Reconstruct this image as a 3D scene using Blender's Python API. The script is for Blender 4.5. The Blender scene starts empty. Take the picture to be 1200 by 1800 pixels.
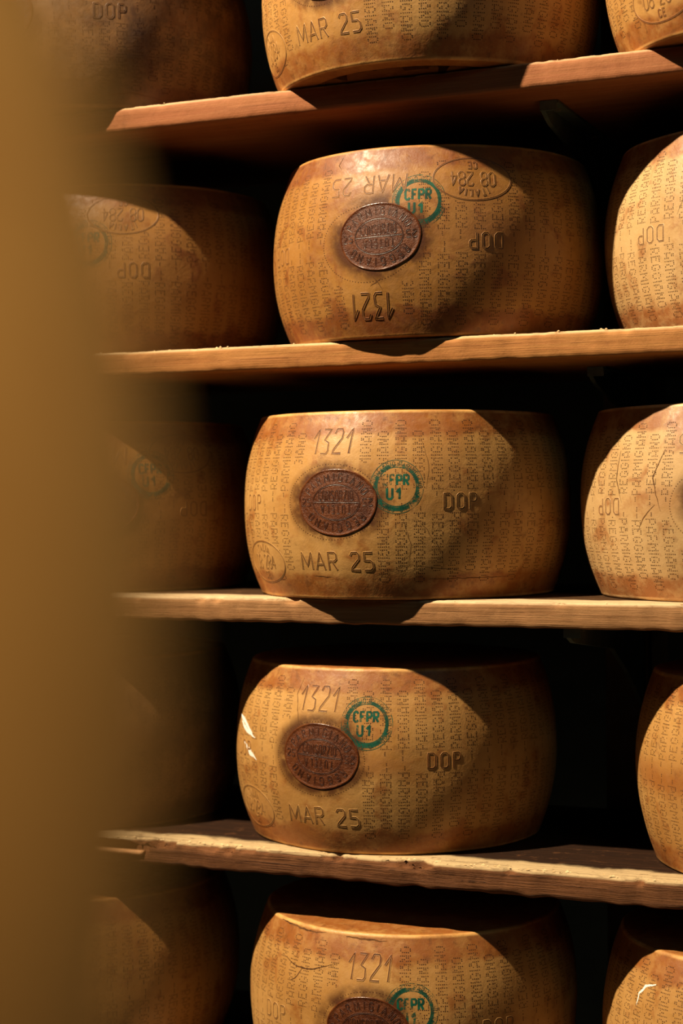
import bpy, math, random
from mathutils import Vector, Matrix, noise
R = math.radians
C = bpy.context.scene.collection
random.seed(7)

# ------------------------------------------------------------------ camera, world, light, exposure
cam = bpy.data.cameras.new('camera'); co = bpy.data.objects.new('camera', cam); C.objects.link(co)
yaw, pitch, roll = .4027, -.0089, -.0091
fw = Vector((-math.sin(yaw)*math.cos(pitch), math.cos(yaw)*math.cos(pitch), math.sin(pitch)))
rt = fw.cross(Vector((0, 0, 1))).normalized(); up = rt.cross(fw)
r2 = math.cos(roll)*rt + math.sin(roll)*up; u2 = -math.sin(roll)*rt + math.cos(roll)*up
CAM = Vector((.912, -2.0236, .1316))
m = Matrix((r2, u2, -fw)).transposed().to_4x4(); m.translation = CAM
co.matrix_world = m
cam.sensor_fit = 'VERTICAL'; cam.sensor_height = 36; cam.sensor_width = 24
cam.lens = 36*3000/1800
cam.clip_start = .01
cam.dof.use_dof = True; cam.dof.focus_distance = 2.13; cam.dof.aperture_fstop = 2.9
bpy.context.scene.camera = co

w = bpy.data.worlds.new('room_air'); bpy.context.scene.world = w; w.use_nodes = True
w.node_tree.nodes['Background'].inputs[0].default_value = (.35, .5, .5, 1)
w.node_tree.nodes['Background'].inputs[1].default_value = .003

def lamp(name, kind, loc, power, color, aim=None, **kw):
    l = bpy.data.lights.new(name, kind); l.energy = power; l.color = color
    o = bpy.data.objects.new(name, l); C.objects.link(o); o.location = loc
    if aim is not None:
        o.rotation_euler = (Vector(aim)-Vector(loc)).to_track_quat('-Z', 'Y').to_euler()
    for k, v in kw.items(): setattr(l, k, v)
    return o
lamp('ceiling_lamp', 'SPOT', (-1.62, -1.92, 3.40), 2050, (1, .82, .57), aim=(.1, 0, .1),
     spot_size=R(60), spot_blend=.6, shadow_soft_size=.05)
lamp('aisle_bounce', 'AREA', (-1.3, -1.5, .3), 1.0, (1, .62, .34), aim=(.1, .1, 0), shape='DISK', size=.9)
lamp('near_wheel_fill', 'SPOT', (1.75, -2.16, .62), 47, (1, .78, .45), aim=(.68, -1.93, .135),
     spot_size=R(19), spot_blend=1., shadow_soft_size=.05)  # added unseen spot that brightens only the blurred near wheel
lamp('teal_fill', 'AREA', (2.6, -2.6, 1.6), 5.0, (.40, .85, .95), aim=(.3, .2, 0), shape='DISK', size=.8)  # unseen area fill, added for a faint teal in the blacks
vs = bpy.context.scene.view_settings
vs.view_transform = 'Standard'; vs.look = 'None'; vs.gamma = 1; vs.use_curve_mapping = False; vs.exposure = 0

# ------------------------------------------------------------------ materials
class NT:
    def __init__(s, name):
        s.m = bpy.data.materials.new(name); s.m.use_nodes = True
        s.t = s.m.node_tree; s.b = s.t.nodes['Principled BSDF']; s.out = s.t.nodes['Material Output']
    def n(s, ty, **kw):
        n = s.t.nodes.new(ty)
        for k, v in kw.items():
            if isinstance(k, str) and hasattr(n, k): setattr(n, k, v)
            else: n.inputs[k].default_value = v
        return n
    def l(s, a, b): s.t.links.new(a, b)
    def coord(s, scale=(1, 1, 1), rnd=False):
        tc = s.n('ShaderNodeTexCoord'); mp = s.n('ShaderNodeMapping'); mp.inputs['Scale'].default_value = scale
        s.l(tc.outputs['Object'], mp.inputs['Vector'])
        if rnd:
            oi = s.n('ShaderNodeObjectInfo'); mu = s.n('ShaderNodeMath', operation='MULTIPLY'); mu.inputs[1].default_value = 37.
            s.l(oi.outputs['Random'], mu.inputs[0])
            s.l(mu.outputs[0], mp.inputs['Location'])
        return mp.outputs[0]
    def noise(s, vec, scale, detail=4, rough=.55, dist=0):
        n = s.n('ShaderNodeTexNoise'); n.inputs['Scale'].default_value = scale
        n.inputs['Detail'].default_value = detail; n.inputs['Roughness'].default_value = rough
        n.inputs['Distortion'].default_value = dist
        s.l(vec, n.inputs['Vector']); return n.outputs['Fac']
    def rng(s, v, a, b, c=0., d=1., smooth=True):
        n = s.n('ShaderNodeMapRange'); n.interpolation_type = 'SMOOTHSTEP' if smooth else 'LINEAR'
        for i, x in zip(('From Min', 'From Max', 'To Min', 'To Max'), (a, b, c, d)): n.inputs[i].default_value = x
        s.l(v, n.inputs['Value']); return n.outputs[0]
    def mix(s, f, a, b, mode='MIX'):
        n = s.n('ShaderNodeMix', data_type='RGBA', blend_type=mode)
        if isinstance(f, float): n.inputs[0].default_value = f
        else: s.l(f, n.inputs[0])
        for i, x in ((6, a), (7, b)):
            if isinstance(x, tuple): n.inputs[i].default_value = (*x, 1)
            else: s.l(x, n.inputs[i])
        return n.outputs[2]
    def math(s, op, a, b=None):
        n = s.n('ShaderNodeMath', operation=op)
        for i, x in enumerate((a, b)):
            if x is None: continue
            if isinstance(x, (int, float)): n.inputs[i].default_value = x
            else: s.l(x, n.inputs[i])
        return n.outputs[0]
    def bump(s, h, dist, strength=1., prev=None):
        n = s.n('ShaderNodeBump'); n.inputs['Distance'].default_value = dist; n.inputs['Strength'].default_value = strength
        s.l(h, n.inputs['Height'])
        if prev is not None: s.l(prev, n.inputs['Normal'])
        return n.outputs[0]
    def fin(s, col, rough, bump=None, spec=.5):
        if isinstance(col, tuple): s.b.inputs['Base Color'].default_value = (*col, 1)
        else: s.l(col, s.b.inputs['Base Color'])
        if isinstance(rough, float): s.b.inputs['Roughness'].default_value = rough
        else: s.l(rough, s.b.inputs['Roughness'])
        s.b.inputs['Specular IOR Level'].default_value = spec
        if bump is not None: s.l(bump, s.b.inputs['Normal'])
        return s.m

H = .2405; RB = .225; RR = .2
def rind_mat(name, base, gold, red, dark, mould=0.):
    k = NT(name)
    raw = k.coord(); v = k.coord(rnd=True)
    sx = k.n('ShaderNodeSeparateXYZ'); k.l(raw, sx.inputs[0]); z = sx.outputs[2]
    n1 = k.noise(v, 9, 5, .6); n2 = k.noise(v, 26, 6, .62, .4); n3 = k.noise(v, 110, 5, .6)
    big = k.noise(v, 4, 3, .5)
    c = k.mix(k.rng(n1, .35, .68), base, gold)
    # reddish oiled bands near both rims, wavering
    zz = k.math('ABSOLUTE', k.math('SUBTRACT', z, H/2))
    zz = k.math('ADD', zz, k.math('MULTIPLY', k.math('SUBTRACT', n2, .5), .030))
    band = k.rng(zz, .082, .094)
    c = k.mix(k.math('MULTIPLY', band, k.rng(k.noise(v, 40, 6, .7), .34, .58, .45, 1.)), c, red)
    c = k.mix(k.math('MULTIPLY', band, k.rng(k.noise(v, 75, 6, .75), .52, .66, 0., .7)), c, tuple(.55*q for q in red))
    # band stain round the middle, broken up
    mid = k.math('ABSOLUTE', k.math('SUBTRACT', z, k.math('ADD', .118, k.math('MULTIPLY', k.math('SUBTRACT', n1, .5), .06))))
    mids = k.math('MULTIPLY', k.rng(mid, .004, .03, 1., 0.), k.rng(big, .50, .66))
    c = k.mix(k.math('MULTIPLY', mids, .75), c, red)
    # blotches
    c = k.mix(k.rng(n2, .52, .70, 0., .8), c, red)
    c = k.mix(k.rng(k.noise(v, 60, 6, .7), .56, .74, 0., .5), c, dark)
    if mould: c = k.mix(k.rng(k.noise(v, 7, 8, .75), .38, .62, 0., mould), c, dark)
    rim = k.math('ABSOLUTE', k.math('SUBTRACT', z, H/2))
    rim = k.math('MULTIPLY', k.rng(rim, .1150, .1180), k.rng(rim, .1198, .1204, 1., 0.))
    c = k.mix(k.math('MULTIPLY', rim, k.rng(n2, .4, .6, .3, .8)), c, tuple(min(1, 1.45*q) for q in gold))  # worn pale rim line that also paints the edge highlight
    h = k.math('ADD', k.math('MULTIPLY', n3, .6), k.math('MULTIPLY', k.noise(v, 420, 3, .6), .4))
    b = k.bump(h, .0007, .5); b = k.bump(n2, .0022, .5, b)
    return k.fin(c, k.rng(n3, .3, .7, .42, .62), b, .45)
RIND = {
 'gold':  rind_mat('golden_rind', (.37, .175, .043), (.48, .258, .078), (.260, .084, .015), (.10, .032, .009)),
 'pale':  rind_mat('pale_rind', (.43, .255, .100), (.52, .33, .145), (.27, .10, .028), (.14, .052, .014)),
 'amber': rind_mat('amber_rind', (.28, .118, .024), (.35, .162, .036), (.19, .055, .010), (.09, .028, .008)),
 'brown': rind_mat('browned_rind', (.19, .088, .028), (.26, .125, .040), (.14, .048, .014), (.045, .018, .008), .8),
}
def simple(name, c1, c2, sc, rough, bd, spec=.4, rnd=True):
    k = NT(name); v = k.coord(rnd=rnd); n = k.noise(v, sc, 5, .6)
    return k.fin(k.mix(k.rng(n, .35, .65), c1, c2), rough, k.bump(k.noise(v, sc*3, 4, .6), bd, .8), spec)
M_DOT = simple('pin_mark', (.030, .011, .004), (.085, .034, .012), 30, .7, .0003, .2)
M_GROOVE = simple('engraved_floor', (.075, .028, .010), (.14, .055, .018), 40, .6, .0004, .3)
def plate_mat():
    k = NT('casein_plate'); v = k.coord(rnd=True)
    n = k.noise(v, 60, 6, .7); f = k.noise(v, 340, 4, .7)
    c = k.mix(k.rng(n, .3, .7), (.055, .012, .003), (.13, .036, .009))
    c = k.mix(k.rng(f, .60, .72, 0., .5), c, (.24, .080, .020))
    b = k.bump(f, .0012, .9); b = k.bump(n, .0018, .7, b)
    return k.fin(c, k.rng(f, .3, .7, .30, .6), b, .32)
M_PLATE = plate_mat()
M_PLDARK = simple('plate_letter', (.018, .005, .002), (.045, .012, .005), 80, .4, .0005, .5)
M_PLRIM = simple('plate_rim', (.06, .014, .004), (.13, .038, .011), 80, .25, .0005, .6)
def ink(name, lo, hi, mx):
    k = NT(name); v = k.coord(rnd=True)
    k.fin(k.mix(k.rng(k.noise(v, 90, 4), .4, .6), (.004, .050, .032), (.006, .10, .060)), .5, None, .3)
    tr = k.n('ShaderNodeBsdfTransparent'); mx_ = k.n('ShaderNodeMixShader')
    a = k.math('MULTIPLY', k.noise(v, 55, 3, .6), .65); a = k.math('ADD', a, k.math('MULTIPLY', k.noise(v, 400, 4, .7), .35))
    k.l(k.rng(a, lo, hi, 0., mx), mx_.inputs[0]); k.l(tr.outputs[0], mx_.inputs[1]); k.l(k.b.outputs[0], mx_.inputs[2])
    k.l(mx_.outputs[0], k.out.inputs[0]); return k.m
M_INK = ink('green_ink', .38, .52, .92)
M_INKB = ink('green_ink_band', .38, .54, .82)
M_CRACK = simple('crack_shadow', (.06, .025, .01), (.14, .06, .02), 50, .8, .0003, .1)
M_SCRAPE = simple('chalky_scrape', (.80, .76, .68), (.9, .88, .82), 200, .6, .0006, .3)

def wood(name, face, face2, dark, pale, paledepth, grain=1.):
    k = NT(name); raw = k.coord(); v = k.coord((1, 14, 30)); vf = k.coord((2.2, 60, 160))
    sx = k.n('ShaderNodeSeparateXYZ'); k.l(raw, sx.inputs[0])
    y, z = sx.outputs[1], sx.outputs[2]
    g = k.noise(v, 3.2, 5, .6, 1.2); f = k.noise(vf, 3, 5, .65, .4); n = k.noise(raw, 14, 5, .6)
    c = k.mix(k.rng(g, .35, .65), face, face2)
    c = k.mix(k.rng(f, .52, .70, 0., .7*grain), c, dark)
    c = k.mix(k.rng(k.noise(raw, 9, 5, .7), .60, .72, 0., .8), c, dark)
    # worn front edge with painted lit strip; inner dark paints shade of board above
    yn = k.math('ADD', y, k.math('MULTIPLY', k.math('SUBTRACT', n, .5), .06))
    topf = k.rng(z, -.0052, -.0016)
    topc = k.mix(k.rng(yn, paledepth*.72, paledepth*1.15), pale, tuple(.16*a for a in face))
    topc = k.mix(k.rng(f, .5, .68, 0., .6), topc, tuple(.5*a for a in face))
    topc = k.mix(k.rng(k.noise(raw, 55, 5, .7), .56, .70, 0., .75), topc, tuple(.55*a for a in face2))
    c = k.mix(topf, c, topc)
    b = k.bump(f, .0016*grain*grain, .8); b = k.bump(k.noise(raw, 90, 5, .65), .0012, .6, b)
    return k.fin(c, .68, b, .16)
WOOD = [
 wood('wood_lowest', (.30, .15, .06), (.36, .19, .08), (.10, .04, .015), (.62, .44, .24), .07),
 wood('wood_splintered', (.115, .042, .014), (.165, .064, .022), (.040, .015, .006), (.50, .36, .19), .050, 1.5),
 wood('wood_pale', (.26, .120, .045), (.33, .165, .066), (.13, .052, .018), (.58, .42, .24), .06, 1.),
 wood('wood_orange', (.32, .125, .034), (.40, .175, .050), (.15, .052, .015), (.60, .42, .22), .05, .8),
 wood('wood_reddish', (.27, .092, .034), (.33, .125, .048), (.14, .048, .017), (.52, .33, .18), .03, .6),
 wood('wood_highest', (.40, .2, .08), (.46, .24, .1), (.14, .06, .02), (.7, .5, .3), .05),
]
M_METAL = simple('dark_painted_steel', (.075, .115, .110), (.13, .16, .145), 40, .45, .0008, .5, False)
M_POST = simple('dark_old_timber', (.09, .075, .055), (.15, .12, .085), 12, .7, .003, .3, False)
M_WALL = simple('dark_plaster', (.035, .05, .048), (.055, .07, .065), 5, .9, .004, .2, False)
M_FLOOR = simple('dark_concrete', (.06, .05, .045), (.09, .08, .07), 4, .8, .004, .3, False)
M_BOLT = simple('worn_steel', (.12, .11, .09), (.2, .18, .14), 40, .4, .0005, .6, False)

# ------------------------------------------------------------------ mesh helpers
class MB:
    def __init__(s): s.v = []; s.f = []; s.mi = []
    def add(s, vs, fs, mi=0):
        o = len(s.v); s.v += [tuple(x) for x in vs]; s.f += [tuple(i+o for i in f) for f in fs]; s.mi += [mi]*len(fs)
    def box(s, a, b, mi=0):
        x0, y0, z0 = a; x1, y1, z1 = b
        s.add([(x0,y0,z0),(x1,y0,z0),(x1,y1,z0),(x0,y1,z0),(x0,y0,z1),(x1,y0,z1),(x1,y1,z1),(x0,y1,z1)],
              [(0,3,2,1),(4,5,6,7),(0,1,5,4),(1,2,6,5),(2,3,7,6),(3,0,4,7)], mi)
    def mesh(s, name, mats, smooth=True):
        me = bpy.data.meshes.new(name); me.from_pydata(s.v, [], s.f); me.update()
        for m_ in mats: me.materials.append(m_)
        me.polygons.foreach_set('material_index', s.mi)
        me.polygons.foreach_set('use_smooth', [smooth]*len(s.f)); me.update(); return me
def link(name, me, parent=None, **props):
    o = bpy.data.objects.new(name, me); C.objects.link(o)
    if parent is not None: o.parent = parent
    for k, v in props.items(): o[k] = v
    return o

# ------------------------------------------------------------------ the shape of a cheese wheel
def wav(a, z):
    return (.0009*math.sin(2*a+1.1)*math.sin(9*z+.4) + .0006*math.sin(5*a+17*z) + .0004*math.sin(11*a-41*z+2)
            + .0007*(noise.noise(Vector((3*math.sin(a), 3*math.cos(a), z*14)))))
CUR = [0., False]                     # turn and flip of the rind that a plate or crack is laid on
def rw(a, z):
    b = a-CUR[0]
    return wav(-b, H-z) if CUR[1] else wav(b, z)
def prof(z): return RR + (RB-RR)*(1-(abs(z-H/2)/(H/2))**2.15)
def S(a, z, off=0.):
    r = prof(z) + rw(a, z)
    e = .001; s = (prof(z+e)-prof(z-e))/(2*e); q = 1/math.hypot(1, s)
    return (math.sin(a)*(r+off*q), -math.cos(a)*(r+off*q), z-off*s*q)
def at(a0, z0, s, t): return a0 + s/prof(z0+t), z0+t

def rind_mesh():
    mb = MB(); N = 224; zs = [.004 + (H-.008)*i/56 for i in range(57)]
    rings = [[(0, 0, 0)]*0]
    rows = []
    def row(fr, z, rel=None):
        out = []
        for i in range(N):
            a = 2*math.pi*i/N
            if rel is None: out.append(S(a, z))
            else:
                r = (prof(rel)+wav(a, rel)) - fr
                out.append((math.sin(a)*r, -math.cos(a)*r, z))
        rows.append(out)
    for r in (.17, .1, .03): row(r, .0, .004) if r < .19 else None
    rows.reverse()
    row(.0045, .0, .004); row(.0022, .0006, .004); row(.0006, .002, .004)
    for z in zs: row(0, z)
    zt = H-.004
    row(.0006, H-.002, zt); row(.0022, H-.0006, zt); row(.0045, H, zt)
    row(.02, H+.0003, zt); row(.1, H+.0004, zt); row(.17, H+.0004, zt)
    vs = [p for r in rows for p in r]; fs = []
    for j in range(len(rows)-1):
        for i in range(N):
            k = (i+1) % N
            fs.append((j*N+i, j*N+k, (j+1)*N+k, (j+1)*N+i))
    fs.append(tuple(range(N-1, -1, -1))); fs.append(tuple((len(rows)-1)*N+i for i in range(N)))
    mb.add(vs, fs); return mb

def densify(pl, step=.003, closed=False):
    out = []; n = len(pl); rng_ = range(n if closed else n-1)
    for i in rng_:
        a, b = pl[i], pl[(i+1) % n]; d = math.hypot(b[0]-a[0], b[1]-a[1]); k = max(1, int(d/step))
        for j in range(k): out.append((a[0]+(b[0]-a[0])*j/k, a[1]+(b[1]-a[1])*j/k))
    if not closed: out.append(pl[-1])
    return out
def sweep(mb, pl, section, a0, z0, closed=False, base=0.):
    """lay a cross section (list of (across, height, material)) along a 2-D stroke drawn on the rind"""
    if closed and math.hypot(pl[0][0]-pl[-1][0], pl[0][1]-pl[-1][1]) < 1e-6: pl = pl[:-1]
    p = densify(pl, closed=closed); n = len(p); m_ = len(section); vs = []
    for i in range(n):
        a = p[i-1] if (i > 0 or closed) else p[i]; b = p[(i+1) % n] if (i < n-1 or closed) else p[i]
        d1 = (p[i][0]-a[0], p[i][1]-a[1]); d2 = (b[0]-p[i][0], b[1]-p[i][1])
        l1 = math.hypot(*d1) or 1; l2 = math.hypot(*d2) or 1
        tx = d1[0]/l1+d2[0]/l2; ty = d1[1]/l1+d2[1]/l2; l = math.hypot(tx, ty) or 1
        nx, ny = -ty/l, tx/l
        for (w_, h_, _) in section:
            aa, zz = at(a0, z0, p[i][0]+nx*w_, p[i][1]+ny*w_); vs.append(S(aa, zz, h_+base))
    o = 0
    for j in range(m_-1):
        fs = []
        for i in range(n if closed else n-1):
            k = (i+1) % n; fs.append((i*m_+j, i*m_+j+1, k*m_+j+1, k*m_+j))
        if j == 0: mb.add(vs, fs, section[0][2]); o = len(mb.v)-len(vs)
        else:
            mb.f += [tuple(q+o for q in f) for f in fs]; mb.mi += [section[j][2]]*len(fs)
def groove(wd, lip=.0010, hh=.0006):
    a = wd/2
    return [(a+lip, -.0002, 0), (a+lip*.45, hh, 0), (a, .00022, 1), (-a, .00022, 0), (-a-lip*.45, hh, 0), (-a-lip, -.0002, 0)]

# stroke letters, unit height
def rr_(w_, r=.16):
    return [(r, 0), (0, r*.9), (0, 1-r*.9), (r, 1), (w_-r, 1), (w_, 1-r*.9), (w_, r*.9), (w_-r, 0), (r, 0)]
G = {
 'O': (.55, [rr_(.55)]), '0': (.5, [rr_(.5)]),
 'D': (.55, [[(0, 0), (0, 1), (.38, 1), (.55, .84), (.55, .16), (.38, 0), (0, 0)]]),
 'P': (.5, [[(0, 0), (0, 1), (.38, 1), (.5, .88), (.5, .6), (.38, .48), (0, .48)]]),
 'R': (.5, [[(0, 0), (0, 1), (.38, 1), (.5, .88), (.5, .62), (.38, .5), (0, .5)], [(.2, .5), (.5, 0)]]),
 'A': (.6, [[(0, 0), (.3, 1), (.6, 0)], [(.1, .32), (.5, .32)]]),
 'M': (.75, [[(0, 0), (.04, 1), (.375, .2), (.71, 1), (.75, 0)]]),
 'N': (.55, [[(0, 0), (0, 1), (.55, 0), (.55, 1)]]),
 'I': (.0, [[(0, 0), (0, 1)]]),
 'G': (.55, [[(.55, .82), (.4, 1), (.15, 1), (0, .84), (0, .16), (.15, 0), (.4, 0), (.55, .16), (.55, .48), (.3, .48)]]),
 'C': (.5, [[(.5, .82), (.36, 1), (.15, 1), (0, .84), (0, .16), (.15, 0), (.36, 0), (.5, .18)]]),
 'E': (.45, [[(.45, 1), (0, 1), (0, 0), (.45, 0)], [(0, .52), (.36, .52)]]),
 'F': (.45, [[(.45, 1), (0, 1), (0, 0)], [(0, .52), (.36, .52)]]),
 'L': (.42, [[(0, 1), (0, 0), (.42, 0)]]), 'T': (.5, [[(0, 1), (.5, 1)], [(.25, 1), (.25, 0)]]),
 'U': (.5, [[(0, 1), (0, .16), (.14, 0), (.36, 0), (.5, .16), (.5, 1)]]),
 'S': (.5, [[(.5, .84), (.36, 1), (.14, 1), (0, .86), (0, .66), (.14, .54), (.36, .48), (.5, .36), (.5, .14), (.36, 0), (.14, 0), (0, .16)]]),
 'Z': (.5, [[(0, 1), (.5, 1), (0, 0), (.5, 0)]]),
 '1': (.30, [[(0, .62), (.30, 1), (.24, 0)]]),
 '2': (.5, [[(0, .82), (.1, 1), (.4, 1), (.5, .86), (.48, .62), (.06, .16), (0, 0), (.5, 0)]]),
 '3': (.5, [[(.04, 1), (.5, 1), (.16, .56), (.44, .44), (.46, .12), (.36, 0), (0, 0)]]),
 '4': (.5, [[(.36, 0), (.36, 1), (0, .3), (.5, .3)]]),
 '5': (.5, [[(.5, 1), (.04, 1), (.04, .56), (.36, .56), (.5, .42), (.5, .14), (.36, 0), (0, 0)]]),
 '8': (.5, [[(.14, .5), (0, .64), (0, .86), (.14, 1), (.36, 1), (.5, .86), (.5, .64), (.36, .5), (.14, .5), (0, .36), (0, .14), (.14, 0), (.36, 0), (.5, .14), (.5, .36), (.36, .5)]]),
 ' ': (.35, []),
}
def text(st, h, track=.22, wid=1., centre=True, slant=0.):
    x = 0; out = []
    for ch in st:
        w_, pls = G[ch]
        for pl in pls: out.append([((x+px*wid)+slant*py, py) for px, py in pl])
        x += w_*wid + track
    x -= track; cx = x/2 if centre else 0
    return [[((px-cx)*h, (py-.5)*h) for px, py in pl] for pl in out]
def arc_text(st, h, rx, ry, mid, span, wid=1.):
    """letters with their tops outward, going clockwise; mid = clock angle of the centre of the text"""
    out = []; adv = [max(G[c][0], .18)*wid+.25 for c in st]; tot = sum(adv); x = 0
    for c, ad in zip(st, adv):
        th = mid + span*((x+ad/2)/tot-.5); x += ad
        cx, cy = rx*math.sin(th), ry*math.cos(th)
        nx, ny = math.sin(th)*ry, math.cos(th)*rx; l = math.hypot(nx, ny); nx, ny = nx/l, ny/l
        w_ = G[c][0]*wid
        for pl in G[c][1]:
            out.append([(cx+(px*wid-w_/2)*h*ny+(py-.5)*h*nx, cy-(px*wid-w_/2)*h*nx+(py-.5)*h*ny) for px, py in pl])
    return out
def rot180(pls): return [[(-x, -y) for x, y in pl] for pl in pls]
def shift(pls, dx, dy): return [[(x+dx, y+dy) for x, y in pl] for pl in pls]
def ell(rx, ry, n=72, a=0, b=2*math.pi): return [(rx*math.cos(a+(b-a)*i/n), ry*math.sin(a+(b-a)*i/n)) for i in range(n+(0 if b-a > 6.28 else 1))]

# pin-dot letters, 6 rows high
DF = {
 'P': ['1110','1001','1001','1110','1000','1000'], 'A': ['0110','0110','1001','1001','1111','1001'],
 'R': ['1110','1001','1001','1110','1010','1001'], 'M': ['10001','11011','10101','10101','10001','10001'],
 'I': ['1']*6, 'G': ['0110','1001','1000','1011','1001','0110'], 'N': ['1001','1101','1101','1011','1011','1001'],
 'O': ['0110','1001','1001','1001','1001','0110'], 'E': ['1111','1000','1110','1000','1000','1111'], '-': ['000','000','111','000','000','000']}
D_MAR = (R(1.2), .0495); D_NUM = (0., .2015); D_DOPR = (R(43.7), .1245); D_DOPL = (R(-38.2), .1245)
D_OVAL = (R(-34.5), .0465); D_RING = (R(1.), .1245)
def blocked(a, z):
    if abs(a) < R(15.0) and z < .174: return True
    if abs(a) < R(10.4): return True
    s = (a-D_RING[0])*RB; t = z-D_RING[1]
    if (s/.069)**2+(t/.052)**2 < 1: return True
    for d in (D_DOPR, D_DOPL):
        if abs((a-d[0])*RB) < .031 and abs(z-d[1]) < .0135: return True
    s = (a-D_OVAL[0])*RB; t = z-D_OVAL[1]
    return (s/.053)**2+(t/.0305)**2 < 1
def dots_mesh():
    mb = MB()
    def dot(a, z, r=.00078):
        cs = []
        ph = random.random()
        for i in range(6):
            th = ph+i*math.pi/3; aa, zz = at(a, z, r*math.cos(th)*1.1, r*math.sin(th)); cs.append(S(aa, zz, .00006))
        mb.add(cs, [tuple(range(6))])
    def word(a, st, zend, sgn):
        # last letter ends at zend; reads outward from the middle
        cells = []; x = 0
        for ch in st:
            g = DF[ch]; wd = len(g[0]); cells.append((x, g)); x += wd+ .95
        x -= .95+1; pitch = .00203
        jx = random.uniform(-.0006, .0006)
        for cx, g in cells:
            for rw, line in enumerate(g):
                for i, q in enumerate(line):
                    if q != '1': continue
                    zz = zend - sgn*(x-cx-i)*pitch
                    if (zz-.1245)*sgn < .0015 : continue
                    # reading up (sgn 1): letter tops face left; reading down: tops face right
                    s = ((rw-2.5)*.00262)*(1 if sgn > 0 else -1) + jx
                    aa = a + s/RB
                    if blocked(((aa+math.pi) % (2*math.pi))-math.pi, zz): continue
                    if random.random() < .025: continue
                    dot(aa+random.gauss(0, .0005), zz+random.gauss(0, .0001), random.uniform(.00066, .00086))
    n = 28; step = (2*math.pi-2*R(12.6))/(2*n+1)
    k = 0; a = R(12.6)
    while a < 2*math.pi-R(12.4):
        up_p = (k % 2 == 0)
        word(a, '-PARMIGIANO' if up_p else '--REGGIANO', .2265 if up_p else .2125, 1)
        word(a, '--REGGIANO' if up_p else '-PARMIGIANO', .0375 if up_p else .0235, -1)
        a += step; k += 1
    for i in range(96):
        th = 2*math.pi*i/96; aa, zz = at(*D_RING, .0645*math.cos(th), .048*math.sin(th)); dot(aa, zz, .0007)
    return mb
def strokes(pls, sec, where, base=0., closed=()):
    mb = MB()
    for i, pl in enumerate(pls):
        c = i in closed or (len(pl) > 3 and math.hypot(pl[0][0]-pl[-1][0], pl[0][1]-pl[-1][1]) < 1e-6)
        sweep(mb, pl, sec, *where, closed=c, base=base)
    return mb
LET = [None, None]
me_dots = dots_mesh().mesh('dots', [M_DOT], False)
mb_num = strokes(text('1321', .031, .19, .74, slant=.04), groove(.0016, .0011, .0006), D_NUM)
mb_mar = strokes(text('MAR 25', .0225, .26, 1.02), groove(.0014, .0010, .0005), D_MAR)
mb_dopr = strokes(text('DOP', .0195, .36, .92), groove(.0013, .0009, .0005), D_DOPR)
mb_dopl = strokes(text('DOP', .0195, .36, .92), groove(.0013, .0009, .0005), D_DOPL)
ov = [ell(.050, .0272)] + shift(text('08 284', .0175, .16, .85), 0, 0) + arc_text('ITALIA', .0085, .030, .0185, 0, 1.5) + shift(text('CE', .0085, .35), 0, -.0175)
mb_oval = strokes(ov, groove(.0010, .0008, .00045), D_OVAL, closed=(0,))

def plate_mesh():
    mb = MB(); n = 84; rows = []
    prf = [(.0, .0006), (.15, .0006), (.3, .0006), (.45, .0006), (.6, .0006), (.75, .0006), (.88, .0006), (.945, .0006), (.958, .0011), (.980, .0012), (.995, .0006), (1.0, -.0003)]
    vs = []
    for q, h in prf:
        for i in range(n):
            th = 2*math.pi*i/n
            wob = 1+.006*math.sin(3*th+1)+.004*math.sin(7*th)
            aa, zz = at(0, H/2, .0552*q*math.cos(th)*wob, .0425*q*math.sin(th)*wob); vs.append(S(aa, zz, h+.0001*math.sin(9*th+q*20)))
    fs = []; mi = []
    for j in range(len(prf)-1):
        mb_m = 1 if j >= 7 else 0
        for i in range(n): k = (i+1) % n; fs.append((j*n+i, j*n+k, (j+1)*n+k, (j+1)*n+i)); mi.append(mb_m)
    o = 0; mb.v = vs; mb.f = fs; mb.mi = mi
    return mb
def halo_mesh():
    mb = MB(); n = 96; vs = []; rr = (.96, 1.04, 1.12, 1.2, 1.3, 1.42)
    for q in rr:
        for i in range(n):
            th = 2*math.pi*i/n; aa, zz = at(0, H/2, .0552*q*math.cos(th), .0425*q*math.sin(th)); vs.append(S(aa, zz, .00012))
    mb.add(vs, [(j*n+i, j*n+(i+1) % n, (j+1)*n+(i+1) % n, (j+1)*n+i) for j in range(len(rr)-1) for i in range(n)])
    return mb
HF = (1, .9, .7, .45, .2, 0)
def halo_mat():
    k = NT('brown_seep'); v = k.coord(rnd=True)
    k.fin((.085, .026, .008), .55, k.bump(k.noise(v, 300, 4), .0006, .5), .3)
    tr = k.n('ShaderNodeBsdfTransparent'); mx = k.n('ShaderNodeMixShader'); a = k.n('ShaderNodeAttribute'); a.attribute_name = 'fade'
    f = k.math('MULTIPLY', a.outputs['Fac'], k.rng(k.noise(v, 28, 5, .65), .34, .62, .08, 1.))
    k.l(f, mx.inputs[0]); k.l(tr.outputs[0], mx.inputs[1]); k.l(k.b.outputs[0], mx.inputs[2]); k.l(mx.outputs[0], k.out.inputs[0]); return k.m
M_HALO = halo_mat()
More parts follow.
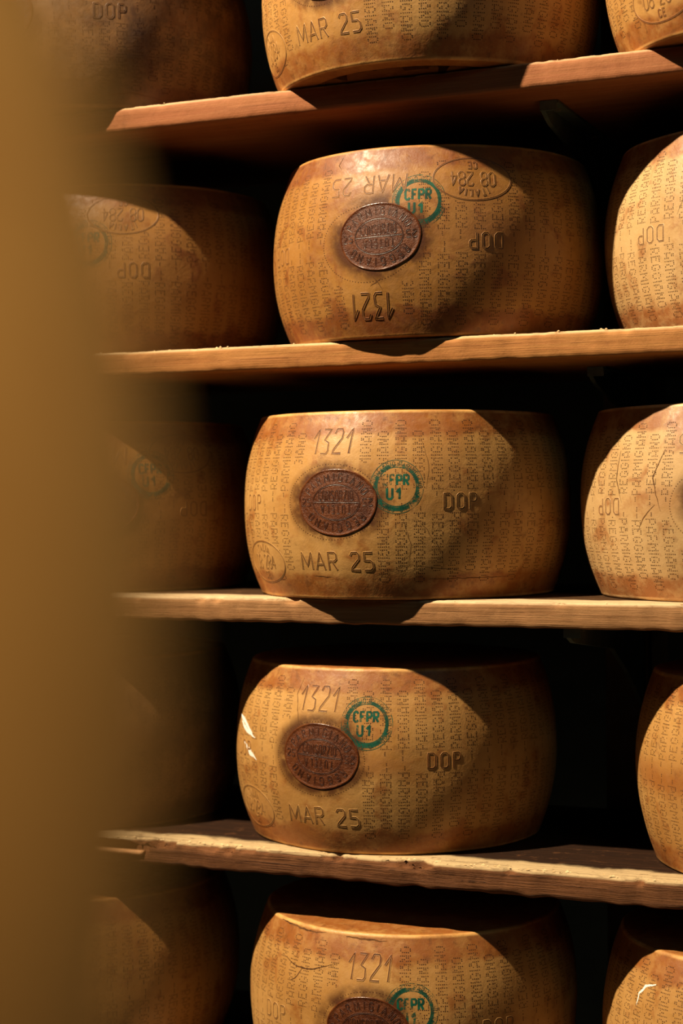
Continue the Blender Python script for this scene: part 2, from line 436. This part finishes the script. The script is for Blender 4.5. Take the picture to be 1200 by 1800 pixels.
def plate_letters():
    pls = [ell(.0320, .0222), [(-.0318, .0004), (.0318, -.0004)]]
    pls += arc_text('PARMIGIANO', .0095, .0430, .0315, 0, 2.5, .9)
    pls += arc_text('REGGIANO', .0095, .0430, .0315, math.pi, 2.2, .95)
    pls += shift(text('25', .0088, .3, 1.1), -.0425, 0) + shift(rot180(text('25', .0088, .3, 1.1)), .0425, 0)
    pls += shift(text('CONSORZIO', .0115, .22, .55), 0, .0085) + shift(rot180(text('TUTELA', .0100, .40, .7)), 0, -.0090)
    sec = [(.0011, 0, 0), (.0008, .0004, 0), (.0006, .00015, 1), (-.0006, .00015, 0), (-.0008, .0004, 0), (-.0011, 0, 0)]
    return strokes(pls, sec, (0, H/2), base=.0006, closed=(0,))
def flat(wd): return [(wd/2, 0, 0), (-wd/2, 0, 0)]
def stamp_meshes():
    a = strokes([ell(.0335, .0335), ell(.0245, .0245)], flat(.0008), (0, H/2), base=.00014, closed=(0, 1))
    for pl in arc_text('CONSORZIO FORMAGGIO PARMIGIANO REGGIANO', .0055, .0290, .0290, 0, 6.1, 1.0): sweep(a, pl, flat(.0007), 0, H/2, base=.00016)
    for pl in shift(text('CFPR', .0125, .26, .9), -.001, .0085)+shift(text('U1', .0135, .4, 1.), -.004, -.0085):
        sweep(a, pl, flat(.0030), 0, H/2, base=.00018)
    b = strokes([ell(.0262, .0262), ell(.0285, .0285, 40, 3.3, 5.9), ell(.0275, .0275, 30, 1.8, 3.2)], flat(.0042), (0, H/2), base=.00012, closed=(0,))
    return a, b
me_rind_geo = rind_mesh()
MBP, MBL, MBH = plate_mesh(), plate_letters(), halo_mesh()
sa, sb = stamp_meshes()
SETS = {}; SPIN = {}
for nm, mt in RIND.items():
    SETS[nm] = dict(rind=me_rind_geo.mesh('rind_'+nm, [mt]),
        num=mb_num.mesh('number_'+nm, [mt, M_GROOVE]), mar=mb_mar.mesh('date_'+nm, [mt, M_GROOVE]),
        dr=mb_dopr.mesh('origin_'+nm, [mt, M_GROOVE]), dl=mb_dopl.mesh('origin_b_'+nm, [mt, M_GROOVE]),
        ov=mb_oval.mesh('oval_'+nm, [mt, M_GROOVE]))

def lay(mb_src, mats, o, inv, pa, dz, tilt=0., keep=True):
    """copy a plate, stamp or stain onto the real rind of one wheel: turned to pa, lifted by dz, tilted"""
    mb = MB(); mb.f = mb_src.f; mb.mi = mb_src.mi; ct, st = math.cos(R(tilt)), math.sin(R(tilt))
    CUR[0], CUR[1] = R(o), inv
    for p in mb_src.v:
        a = math.atan2(p[0], -p[1]); z0 = p[2]; off = math.hypot(p[0], p[1])-(prof(z0)+wav(a, z0))
        s_, t_ = a*prof(z0), z0-H/2
        s_, t_ = s_*ct-t_*st, s_*st+t_*ct
        zz = H/2+dz+t_; mb.v.append(S(R(pa)+s_/prof(zz), zz, off))
    CUR[0], CUR[1] = 0., False
    return mb.mesh('laid', mats)
def wheel(x, y, z, o, mat, label, group='aged cheese wheels on the rack', inv=False, plate=3., stamp=None, marks=True, tilt=0., pz=.004):
    """o: turn of the stencil round the wheel in degrees; plate/stamp: own positions (degrees from the camera-side zero)"""
    e = bpy.data.objects.new('cheese_wheel', None); C.objects.link(e); e.location = (x, y, z+.0006); e.empty_display_size = .05
    e['label'] = label; e['category'] = 'cheese'; e['group'] = group
    st = SETS[mat]; SPIN[e.name] = (R(o), inv)
    def part(name, me, **pr):
        ob = link(name, me, e, **pr)
        ob.rotation_mode = 'QUATERNION'
        q = Matrix.Rotation(R(o), 4, 'Z')
        if inv: q = q @ Matrix.Translation((0, 0, H)) @ Matrix.Rotation(math.pi, 4, 'Y')
        ob.matrix_basis = q; return ob
    part('rind', st['rind'])
    part('pin_dot_lettering', me_dots, label='vertical columns of pin-dot lettering', kind='stuff')
    if marks:
        part('batch_number', st['num'], label='engraved 1321'); part('date_mark', st['mar'], label='engraved MAR 25')
        part('health_mark', st['ov'], label='embossed oval with 08 284')
        part('origin_mark', st['dr'], label='engraved DOP'); part('origin_mark', st['dl'], label='engraved DOP')
        if plate is not None:
            p = link('casein_plate', lay(MBP, [M_PLATE, M_PLRIM], o, inv, o+plate, pz, tilt), e, label='dark brown oval plate')
            link('plate_lettering', lay(MBL, [M_PLATE, M_PLDARK], o, inv, o+plate, pz, tilt), p)
            hm = lay(MBH, [M_HALO], o, inv, o+plate, pz, tilt)
            at_ = hm.attributes.new('fade', 'FLOAT', 'POINT'); at_.data.foreach_set('value', [HF[j] for j in range(len(HF)) for i in range(96)])
            link('seeped_stain', hm, e, label='dark brown stain seeped round the plate')
    if stamp is not None:
        sa_, sz = stamp
        s1 = link('ink_stamp', lay(sa, [M_INK], o, inv, sa_, sz-H/2), e, label='round green ink stamp')
        link('ink_band', lay(sb, [M_INKB], o, inv, sa_, sz-H/2), s1)
    return e

# ------------------------------------------------------------------ room shell
def struct(name, a, b, mt):
    mb = MB(); mb.box(a, b); o = link(name, mb.mesh(name, [mt], False)); o['kind'] = 'structure'; return o
FZ = -1.62
struct('floor', (-3.2, -4.2, FZ-.1), (3.4, .95, FZ), M_FLOOR)
struct('wall_back', (-3.2, .85, FZ), (3.4, .95, 4.0), M_WALL)
struct('wall_left', (-3.3, -4.2, FZ), (-3.2, .85, 4.0), M_WALL)
struct('wall_right', (3.4, -4.2, FZ), (3.5, .85, 4.0), M_WALL)
struct('wall_front', (-3.2, -4.3, FZ), (3.4, -4.2, 4.0), M_WALL)
struct('ceiling', (-3.2, -4.2, 4.0), (3.4, .95, 4.1), M_WALL)

# ------------------------------------------------------------------ boards
SP = .33182; TH = .0325
def board(z, mt, rough, seed, label, x0=-1.25, x1=1.45, depth=.44, y0=0., skew=0.):
    n = int((x1-x0)/.004); mb = MB(); vs = []
    sec = [(depth, 0), (.15, 0), (.10, 0), (.06, 0), (.035, 0), (.018, 0), (.009, 0), (.004, -.0004), (.0012, -.0022), (0, -.005), (0, -.010),
           (0, -.016), (0, -.022), (0, -.027), (.0008, -.0305), (.003, -TH), (.02, -TH), (.08, -TH), (depth, -TH)]
    m_ = len(sec)
    for i in range(n+1):
        x = x0+(x1-x0)*i/n
        lo = noise.noise(Vector((x*5, seed, 0)))*.0016; hi = noise.noise(Vector((x*45, seed, 3)))
        chip = max(0, noise.noise(Vector((x*17, seed*3.1, 7)))+.5*noise.noise(Vector((x*70, seed, 4)))-.12)*rough*.8
        fib = noise.noise(Vector((x*160, seed, 9)))
        for j, (y, z_) in enumerate(sec):
            yy, zz = y, z_
            if j in (6, 7, 8, 9, 10, 11, 12, 13, 14, 15):
                yy += lo + hi*.0007*(1+rough) + noise.noise(Vector((x*14, j*1.7, seed)))*.0009*rough
            if j in (5, 6, 7, 8, 9):
                zz -= chip*.008*(0, .25, .7, 1, .6)[j-5]; yy += chip*.009*(.2, .7, 1, .9, .4)[j-5]
                zz -= abs(fib)*.0007*rough*(0 if j == 5 else 1)
            if j in (13, 14, 15): zz += hi*.0006*(1+rough)
            if j in (10, 11, 12): yy += fib*.0005*rough
            if seed == 6.3 and j in (9, 10, 11): yy += .009*max(0, min(1, (x+.375)/.01))*max(0, min(1, (-.238+noise.noise(Vector((j*3., 0, 0)))*.01-x)/.006))
            vs.append((x, y0+yy, min(zz, 0.)))
    fs = []
    for i in range(n):
        for j in range(m_-1): fs.append((i*m_+j, (i+1)*m_+j, (i+1)*m_+j+1, i*m_+j+1))
        fs.append((i*m_+m_-1, (i+1)*m_+m_-1, (i+1)*m_, i*m_))
    fs.append(tuple(range(m_))[::-1]); fs.append(tuple(n*m_+j for j in range(m_)))
    fs = [f[::-1] for f in fs]
    mb.add(vs, fs); me = mb.mesh('board', [mt])
    o = link('shelf_board', me); o.location.z = z
    o['label'] = label; o['category'] = 'shelf'; o['group'] = 'wooden shelf boards of the rack'
    # smooth shading only where it helps
    return o
def crumbs(bd, n, seed, rough):
    rnd = random.Random(seed); mb = MB()
    for i in range(n):
        x = rnd.uniform(-.5, .75); y = rnd.uniform(.002, .012); s = rnd.uniform(.0005, .0014)*rough
        mb.add([(x-s*2, y-s, -.0003), (x+s*1.6, y-s*.6, 0), (x+s*.3, y+s, 0), (x, y, s*1.3)], [(0, 1, 3), (1, 2, 3), (2, 0, 3), (0, 2, 1)]) if not any(math.hypot(x-q[0], y-q[1]) < .215 for q in CEN) else None
    link('crumbs', mb.mesh('crumbs', [M_CRUMB], False), bd, kind='stuff', label='pale wood fibres and crumbs')
CEN = ()
M_CRUMB = simple('pale_fibre', (.55, .36, .17), (.75, .55, .3), 50, .8, .0003, .2)
BL = ['lowest shelf board, under the bottom row of cheese wheels', 'rough splintered brown shelf board above the bottom row of wheels',
      'worn light brown shelf board under the wheel with the upright dark plate at mid height',
      'smooth orange-brown shelf board under the wheel stamped upside down', 'reddish brown shelf board crossing the top of the picture',
      'shelf board over the top row of wheels, above the picture', 'second shelf board above, unseen, added to block the lamp', 'highest shelf board, unseen, added to keep the lamp off the back wall']
RG = [1., 2.4, 1.3, .8, .5, .5, .5, .5]
boards = []
for k in range(8):  # topmost pair of boards is unseen, added to keep lamp off back wall
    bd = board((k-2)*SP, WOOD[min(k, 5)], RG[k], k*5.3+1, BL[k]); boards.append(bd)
    CEN = {1: [(-.45, .205), (.0401, .212), (.6176, .19)], 2: [(-.428, .23), (.0721, .18), (.5368, .2301)], 3: [(-.388, .238), (.1189, .185), (.5712, .2316)], 4: [(-.4, .16), (.1298, .1314), (.598, .135)]}.get(k, [])
    if 0 < k < 5: crumbs(bd, (0, 120, 40, 30, 12)[k], k, (0, 1.3, .9, .9, .7)[k])
# broken-out splinter at the left end of the rough board
mb = MB()
def wedge(mb, x0, x1, z0, z1, d):
    n = 24; vs = []
    for i in range(n+1):
        t = i/n; x = x0+(x1-x0)*t; q = noise.noise(Vector((x*90, 1, 2)))*.0009
        vs += [(x, -.0030+q, z0+q), (x, -.0038-q, z0+(z1-z0)*.5), (x, -.0030, z1+q*(1-t)), (x, .006, z1), (x, .006, z0)]
    fs = []
    for i in range(n):
        for j in range(5): fs.append((i*5+j, i*5+(j+1) % 5, (i+1)*5+(j+1) % 5, (i+1)*5+j))
    fs += [(4, 3, 2, 1, 0), tuple(n*5+j for j in range(5))]
    mb.add(vs, fs)
wedge(mb, -.36, -.248, -.0215, -.0155, .004)
link('splinter', mb.mesh('splinter', [simple('fresh_split_wood', (.55, .27, .11), (.66, .35, .16), 30, .7, .001, .2)]), boards[1], label='pale freshly split splinter')

# ------------------------------------------------------------------ rack uprights and brackets
def tagt(o, label, cat, group=None):
    o['label'] = label; o['category'] = cat
    if group: o['group'] = group
    return o
def post(x, y, label):
    e = bpy.data.objects.new('rack_post', None); C.objects.link(e); e.location = (x, y, FZ)
    tagt(e, label, 'post', 'uprights of the rack')
    mb = MB(); mb.box((-.032, 0, 0), (.032, .055, 3.0)); link('timber', mb.mesh('timber', [M_POST], False), e)
    mb = MB(); mb.box((.034, -.004, 0), (.038, .05, 3.0)); mb.box((.034, -.004, 0), (.062, 0, 3.0)); link('steel_angle', mb.mesh('angle', [M_METAL], False), e)
    return e
post(.314, .445, 'dark upright post behind the shelves right of the middle wheels')
post(-.80, .445, 'dark upright post behind the shelves at the left')
def bracket(x, z, ytip, drop, label, group='steel shelf brackets'):
    """triangular plate under a board with a folded top flange, thin nose forward"""
    e = bpy.data.objects.new('shelf_bracket', None); C.objects.link(e); e.location = (x, .443, z)
    tagt(e, label, 'bracket', group)
    yt = ytip-.443; t = .003
    pr = [(yt, -.001), (yt, -.010), (yt+.03, -.022), (yt*.45, -.046), (yt*.25, -.085), (0, -drop), (0, -.001)]
    mb = MB(); n = len(pr); vs = [(-t, y, zz) for y, zz in pr]+[(t, y, zz) for y, zz in pr]
    mb.add(vs, [tuple(range(n))[::-1], tuple(n+i for i in range(n))]+[(i, (i+1) % n, n+(i+1) % n, n+i) for i in range(n)])
    link('gusset', mb.mesh('gusset', [M_METAL], False), e)
    mb = MB(); mb.box((-.001, yt-.003, -.004), (.022, 0, -.0008)); mb.box((-.002, yt-.005, -.013), (.020, yt-.001, -.0008))
    link('flange', mb.mesh('flange', [M_METAL], False), e)
    for yy in (yt+.03, yt*.4):
        mb = MB(); vs = []
        for i in range(6): th = i*math.pi/3; vs += [(.011+.005*math.cos(th), yy+.005*math.sin(th), -.004), (.011+.005*math.cos(th), yy+.005*math.sin(th), -.0075)]
        mb.add(vs, [(2*i, 2*((i+1) % 6), 2*((i+1) % 6)+1, 2*i+1) for i in range(6)]+[tuple(2*i+1 for i in range(6))])
        link('bolt', mb.mesh('bolt', [M_BOLT], False), e)
bracket(.300, 2*SP-TH, .075, .17, 'dark steel bracket under the reddish top board')
bracket(.335, 1*SP-TH, .165, .15, 'dark steel bracket under the orange-brown board, beside the right-hand wheel')
bracket(.338, 0*SP-TH, .030, .15, 'dark steel bracket under the worn light brown board')
bracket(.335, -1*SP-TH, .10, .16, 'dark steel bracket under the rough splintered board')

# ------------------------------------------------------------------ the wheels in view
Z = [(k-2)*SP for k in range(6)]
W1 = wheel(.1298, .1314, Z[4], -18, 'gold', 'cheese wheel overhanging the top board, seen from below, MAR 25 upright')
W2 = wheel(.1189, .1850, Z[3], -3, 'amber', 'cheese wheel with upside-down 1321 and MAR 25 beside a green ink stamp', inv=True, plate=3.5, tilt=2, stamp=(13.6, .166))
W3 = wheel(.0721, .1800, Z[2], -5.5, 'gold', 'cheese wheel at mid height with upright 1321 over a dark oval plate', plate=2.8, stamp=(17.5, .143))
W4 = wheel(.0401, .2120, Z[1], -6.5, 'gold', 'cheese wheel with white scrape marks on its left, on the rough splintered board', plate=1.6, tilt=-3, pz=.008, stamp=(11.5, .172))
W5 = wheel(.0771, .1752, Z[0], 5.5, 'gold', 'bottom-row cheese wheel with a cracked upper rim, cut off by the picture below', plate=0., stamp=(20., .151))
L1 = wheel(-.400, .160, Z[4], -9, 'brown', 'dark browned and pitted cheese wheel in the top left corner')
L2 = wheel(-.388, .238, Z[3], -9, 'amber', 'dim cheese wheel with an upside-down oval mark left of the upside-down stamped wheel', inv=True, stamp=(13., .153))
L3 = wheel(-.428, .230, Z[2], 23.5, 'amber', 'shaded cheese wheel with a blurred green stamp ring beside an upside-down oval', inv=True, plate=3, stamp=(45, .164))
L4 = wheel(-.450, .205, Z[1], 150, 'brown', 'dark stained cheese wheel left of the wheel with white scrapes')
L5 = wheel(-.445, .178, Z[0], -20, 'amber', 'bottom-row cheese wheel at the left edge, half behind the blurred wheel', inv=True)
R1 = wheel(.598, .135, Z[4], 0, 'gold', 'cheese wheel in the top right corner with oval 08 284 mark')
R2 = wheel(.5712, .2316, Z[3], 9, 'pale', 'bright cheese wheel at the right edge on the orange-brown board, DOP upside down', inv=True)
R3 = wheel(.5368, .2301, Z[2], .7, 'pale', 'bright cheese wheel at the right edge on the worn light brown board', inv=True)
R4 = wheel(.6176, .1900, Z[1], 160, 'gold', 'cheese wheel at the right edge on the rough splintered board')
R5 = wheel(.572, .190, Z[0], 130, 'gold', 'cheese wheel in the bottom right corner with a white curved scratch')

# damage of single wheels
def damage(e, name, pls, wd, mt, label, base=.00015):
    for pl in pls: damage_one(e, name, [pl], wd, mt, label, base)
def damage_one(e, name, pls, wd, mt, label, base):
    mb = MB(); CUR[0], CUR[1] = SPIN[e.name]
    for pl in pls:
        pl = [(R(a), z) for a, z in pl]; a0 = pl[0][0]; z0 = pl[0][1]
        loc = [((a-a0)*RB, z-z0) for a, z in pl]
        p = densify(loc, .002); n = len(p); vs = []
        for i, (s, t) in enumerate(p):
            q = i/(n-1); ww = wd*math.sin(math.pi*(.08+.88*q))*(1+.5*noise.noise(Vector((s*400, t*400, 1))))
            j = noise.noise(Vector((s*120, t*120, 5)))*.0012
            b = p[min(i+1, n-1)]; a_ = p[max(i-1, 0)]; tx, ty = b[0]-a_[0], b[1]-a_[1]; l = math.hypot(tx, ty) or 1
            for sg in (-.5, .5):
                aa, zz = at(a0, z0, s-ty/l*(ww*sg+j), t+tx/l*(ww*sg+j)); zz = min(max(zz, .002), H-.002)
                vs.append(S(aa, zz, base))
        mb.add(vs, [(2*i, 2*i+1, 2*i+3, 2*i+2) for i in range(n-1)])
    CUR[0], CUR[1] = 0., False
    return link(name, mb.mesh(name, [mt]), e, label=label)
damage(W4, 'scrape', [[(-54, .166), (-46, .160), (-38, .146)], [(-50, .158), (-44, .150), (-36, .141)]], .0060, M_SCRAPE, 'white scrape marks')
damage(W4, 'scrape', [[(-45, .132), (-40, .122), (-35, .112)], [(-43, .127), (-38, .114)]], .0055, M_SCRAPE, 'white scrape marks')
damage(W4, 'crack', [[(-14, .226), (-15.5, .205), (-14.5, .185), (-13, .165), (-12.5, .155)]], .0008, M_CRACK, 'fine crack')
damage(W5, 'crack', [[(-30, .197), (-24, .190), (-18, .189), (-13, .194), (-8, .201)], [(-20, .189), (-22, .178), (-25, .17)]], .0016, M_CRACK, 'branching crack')
damage(W5, 'crack', [[(-38, .2370), (-30, .2360), (-24, .2345), (-19, .2335), (-15, .2365)]], .0022, M_CRACK, 'crack along the upper rim')
damage(W5, 'crack', [[(-4, .2345), (3, .2335), (10, .2325)]], .0022, M_CRACK, 'crack along the upper rim')
damage(W3, 'crack', [[(19, .107), (22, .07), (21, .045), (14, .034)]], .0005, M_CRACK, 'fine surface crease')
damage(W3, 'crack', [[(23, .105), (27, .09), (32, .06), (33, .03)], [(14, .03), (24, .042), (36, .038), (44, .03)], [(28, .082), (34, .1), (40, .104)], [(26, .2), (28, .17), (27, .14)]], .0005, M_CRACK, 'fine surface creases')
damage(W3, 'crack', [[(28, .0265), (60, .0275)]], .0008, M_CRACK, 'faint mould line')
damage(W3, 'crack', [[(-14, .030), (-6, .029)]], .0008, M_CRACK, 'faint mould line')
damage(W2, 'crack', [[(-2, .075), (0, .066), (1, .058)], [(-3, .063), (1, .072)], [(-16, .232), (-17, .222), (-15.5, .215)]], .0010, M_CRACK, 'small crack')
damage(R3, 'crack', [[(-38, .185), (-39, .15), (-36, .12)]], .0012, M_CRACK, 'crease in the rind')
damage(R3, 'crack', [[(-22, .118), (-26, .105), (-29, .085)]], .0012, M_CRACK, 'short crease')
damage(R3, 'crack', [[(-19, .185), (-23, .15), (-20, .11)]], .0014, M_CRACK, 'creases in the rind')
damage(R2, 'crack', [[(-20.5, .215), (-21, .18), (-22, .15), (-24, .135)]], .0010, M_CRACK, 'vertical crease')
damage(R5, 'scrape', [[(-34, .203), (-38.5, .197), (-41, .186), (-41.5, .172)]], .0030, M_SCRAPE, 'white curved scratch')
damage(L1, 'crack', [[(8, .034), (26, .035), (31, .045), (33, .06)], [(20, .019), (32, .015), (42, .020), (52, .014)]], .0012, M_CRACK, 'crack low on the rind')

# ------------------------------------------------------------------ near rack at the left, far out of focus
FG = (.5852, -1.8998); FGZ = -.001
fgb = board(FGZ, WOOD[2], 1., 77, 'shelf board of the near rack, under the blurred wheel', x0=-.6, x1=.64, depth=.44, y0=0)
fgb.location = (0, -2.13, FGZ); fgb['group'] = 'near rack board'
wf = wheel(FG[0], FG[1], FGZ, 100, 'gold', 'large out-of-focus cheese wheel filling the left edge, close to the lens', marks=False)
def nearpost(x, y, label):
    e = bpy.data.objects.new('rack_post', None); C.objects.link(e); e.location = (x, y, FZ); tagt(e, label, 'post', 'uprights of the near rack')
    h = FGZ-TH-FZ-.0005
    mb = MB(); mb.box((-.03, -.03, 0), (.03, .03, h)); link('timber', mb.mesh('timber', [M_POST], False), e)
    mb = MB(); mb.box((-.045, -.04, 0), (.045, .04, .01)); link('foot_plate', mb.mesh('foot', [M_METAL], False), e)
for x, y, l in ((.58, -2.04, 'front right'), (.58, -1.72, 'back right'), (-.5, -2.04, 'front left'), (-.5, -1.72, 'back left')):
    nearpost(x, y, 'timber post under the '+l+' corner of the near board')
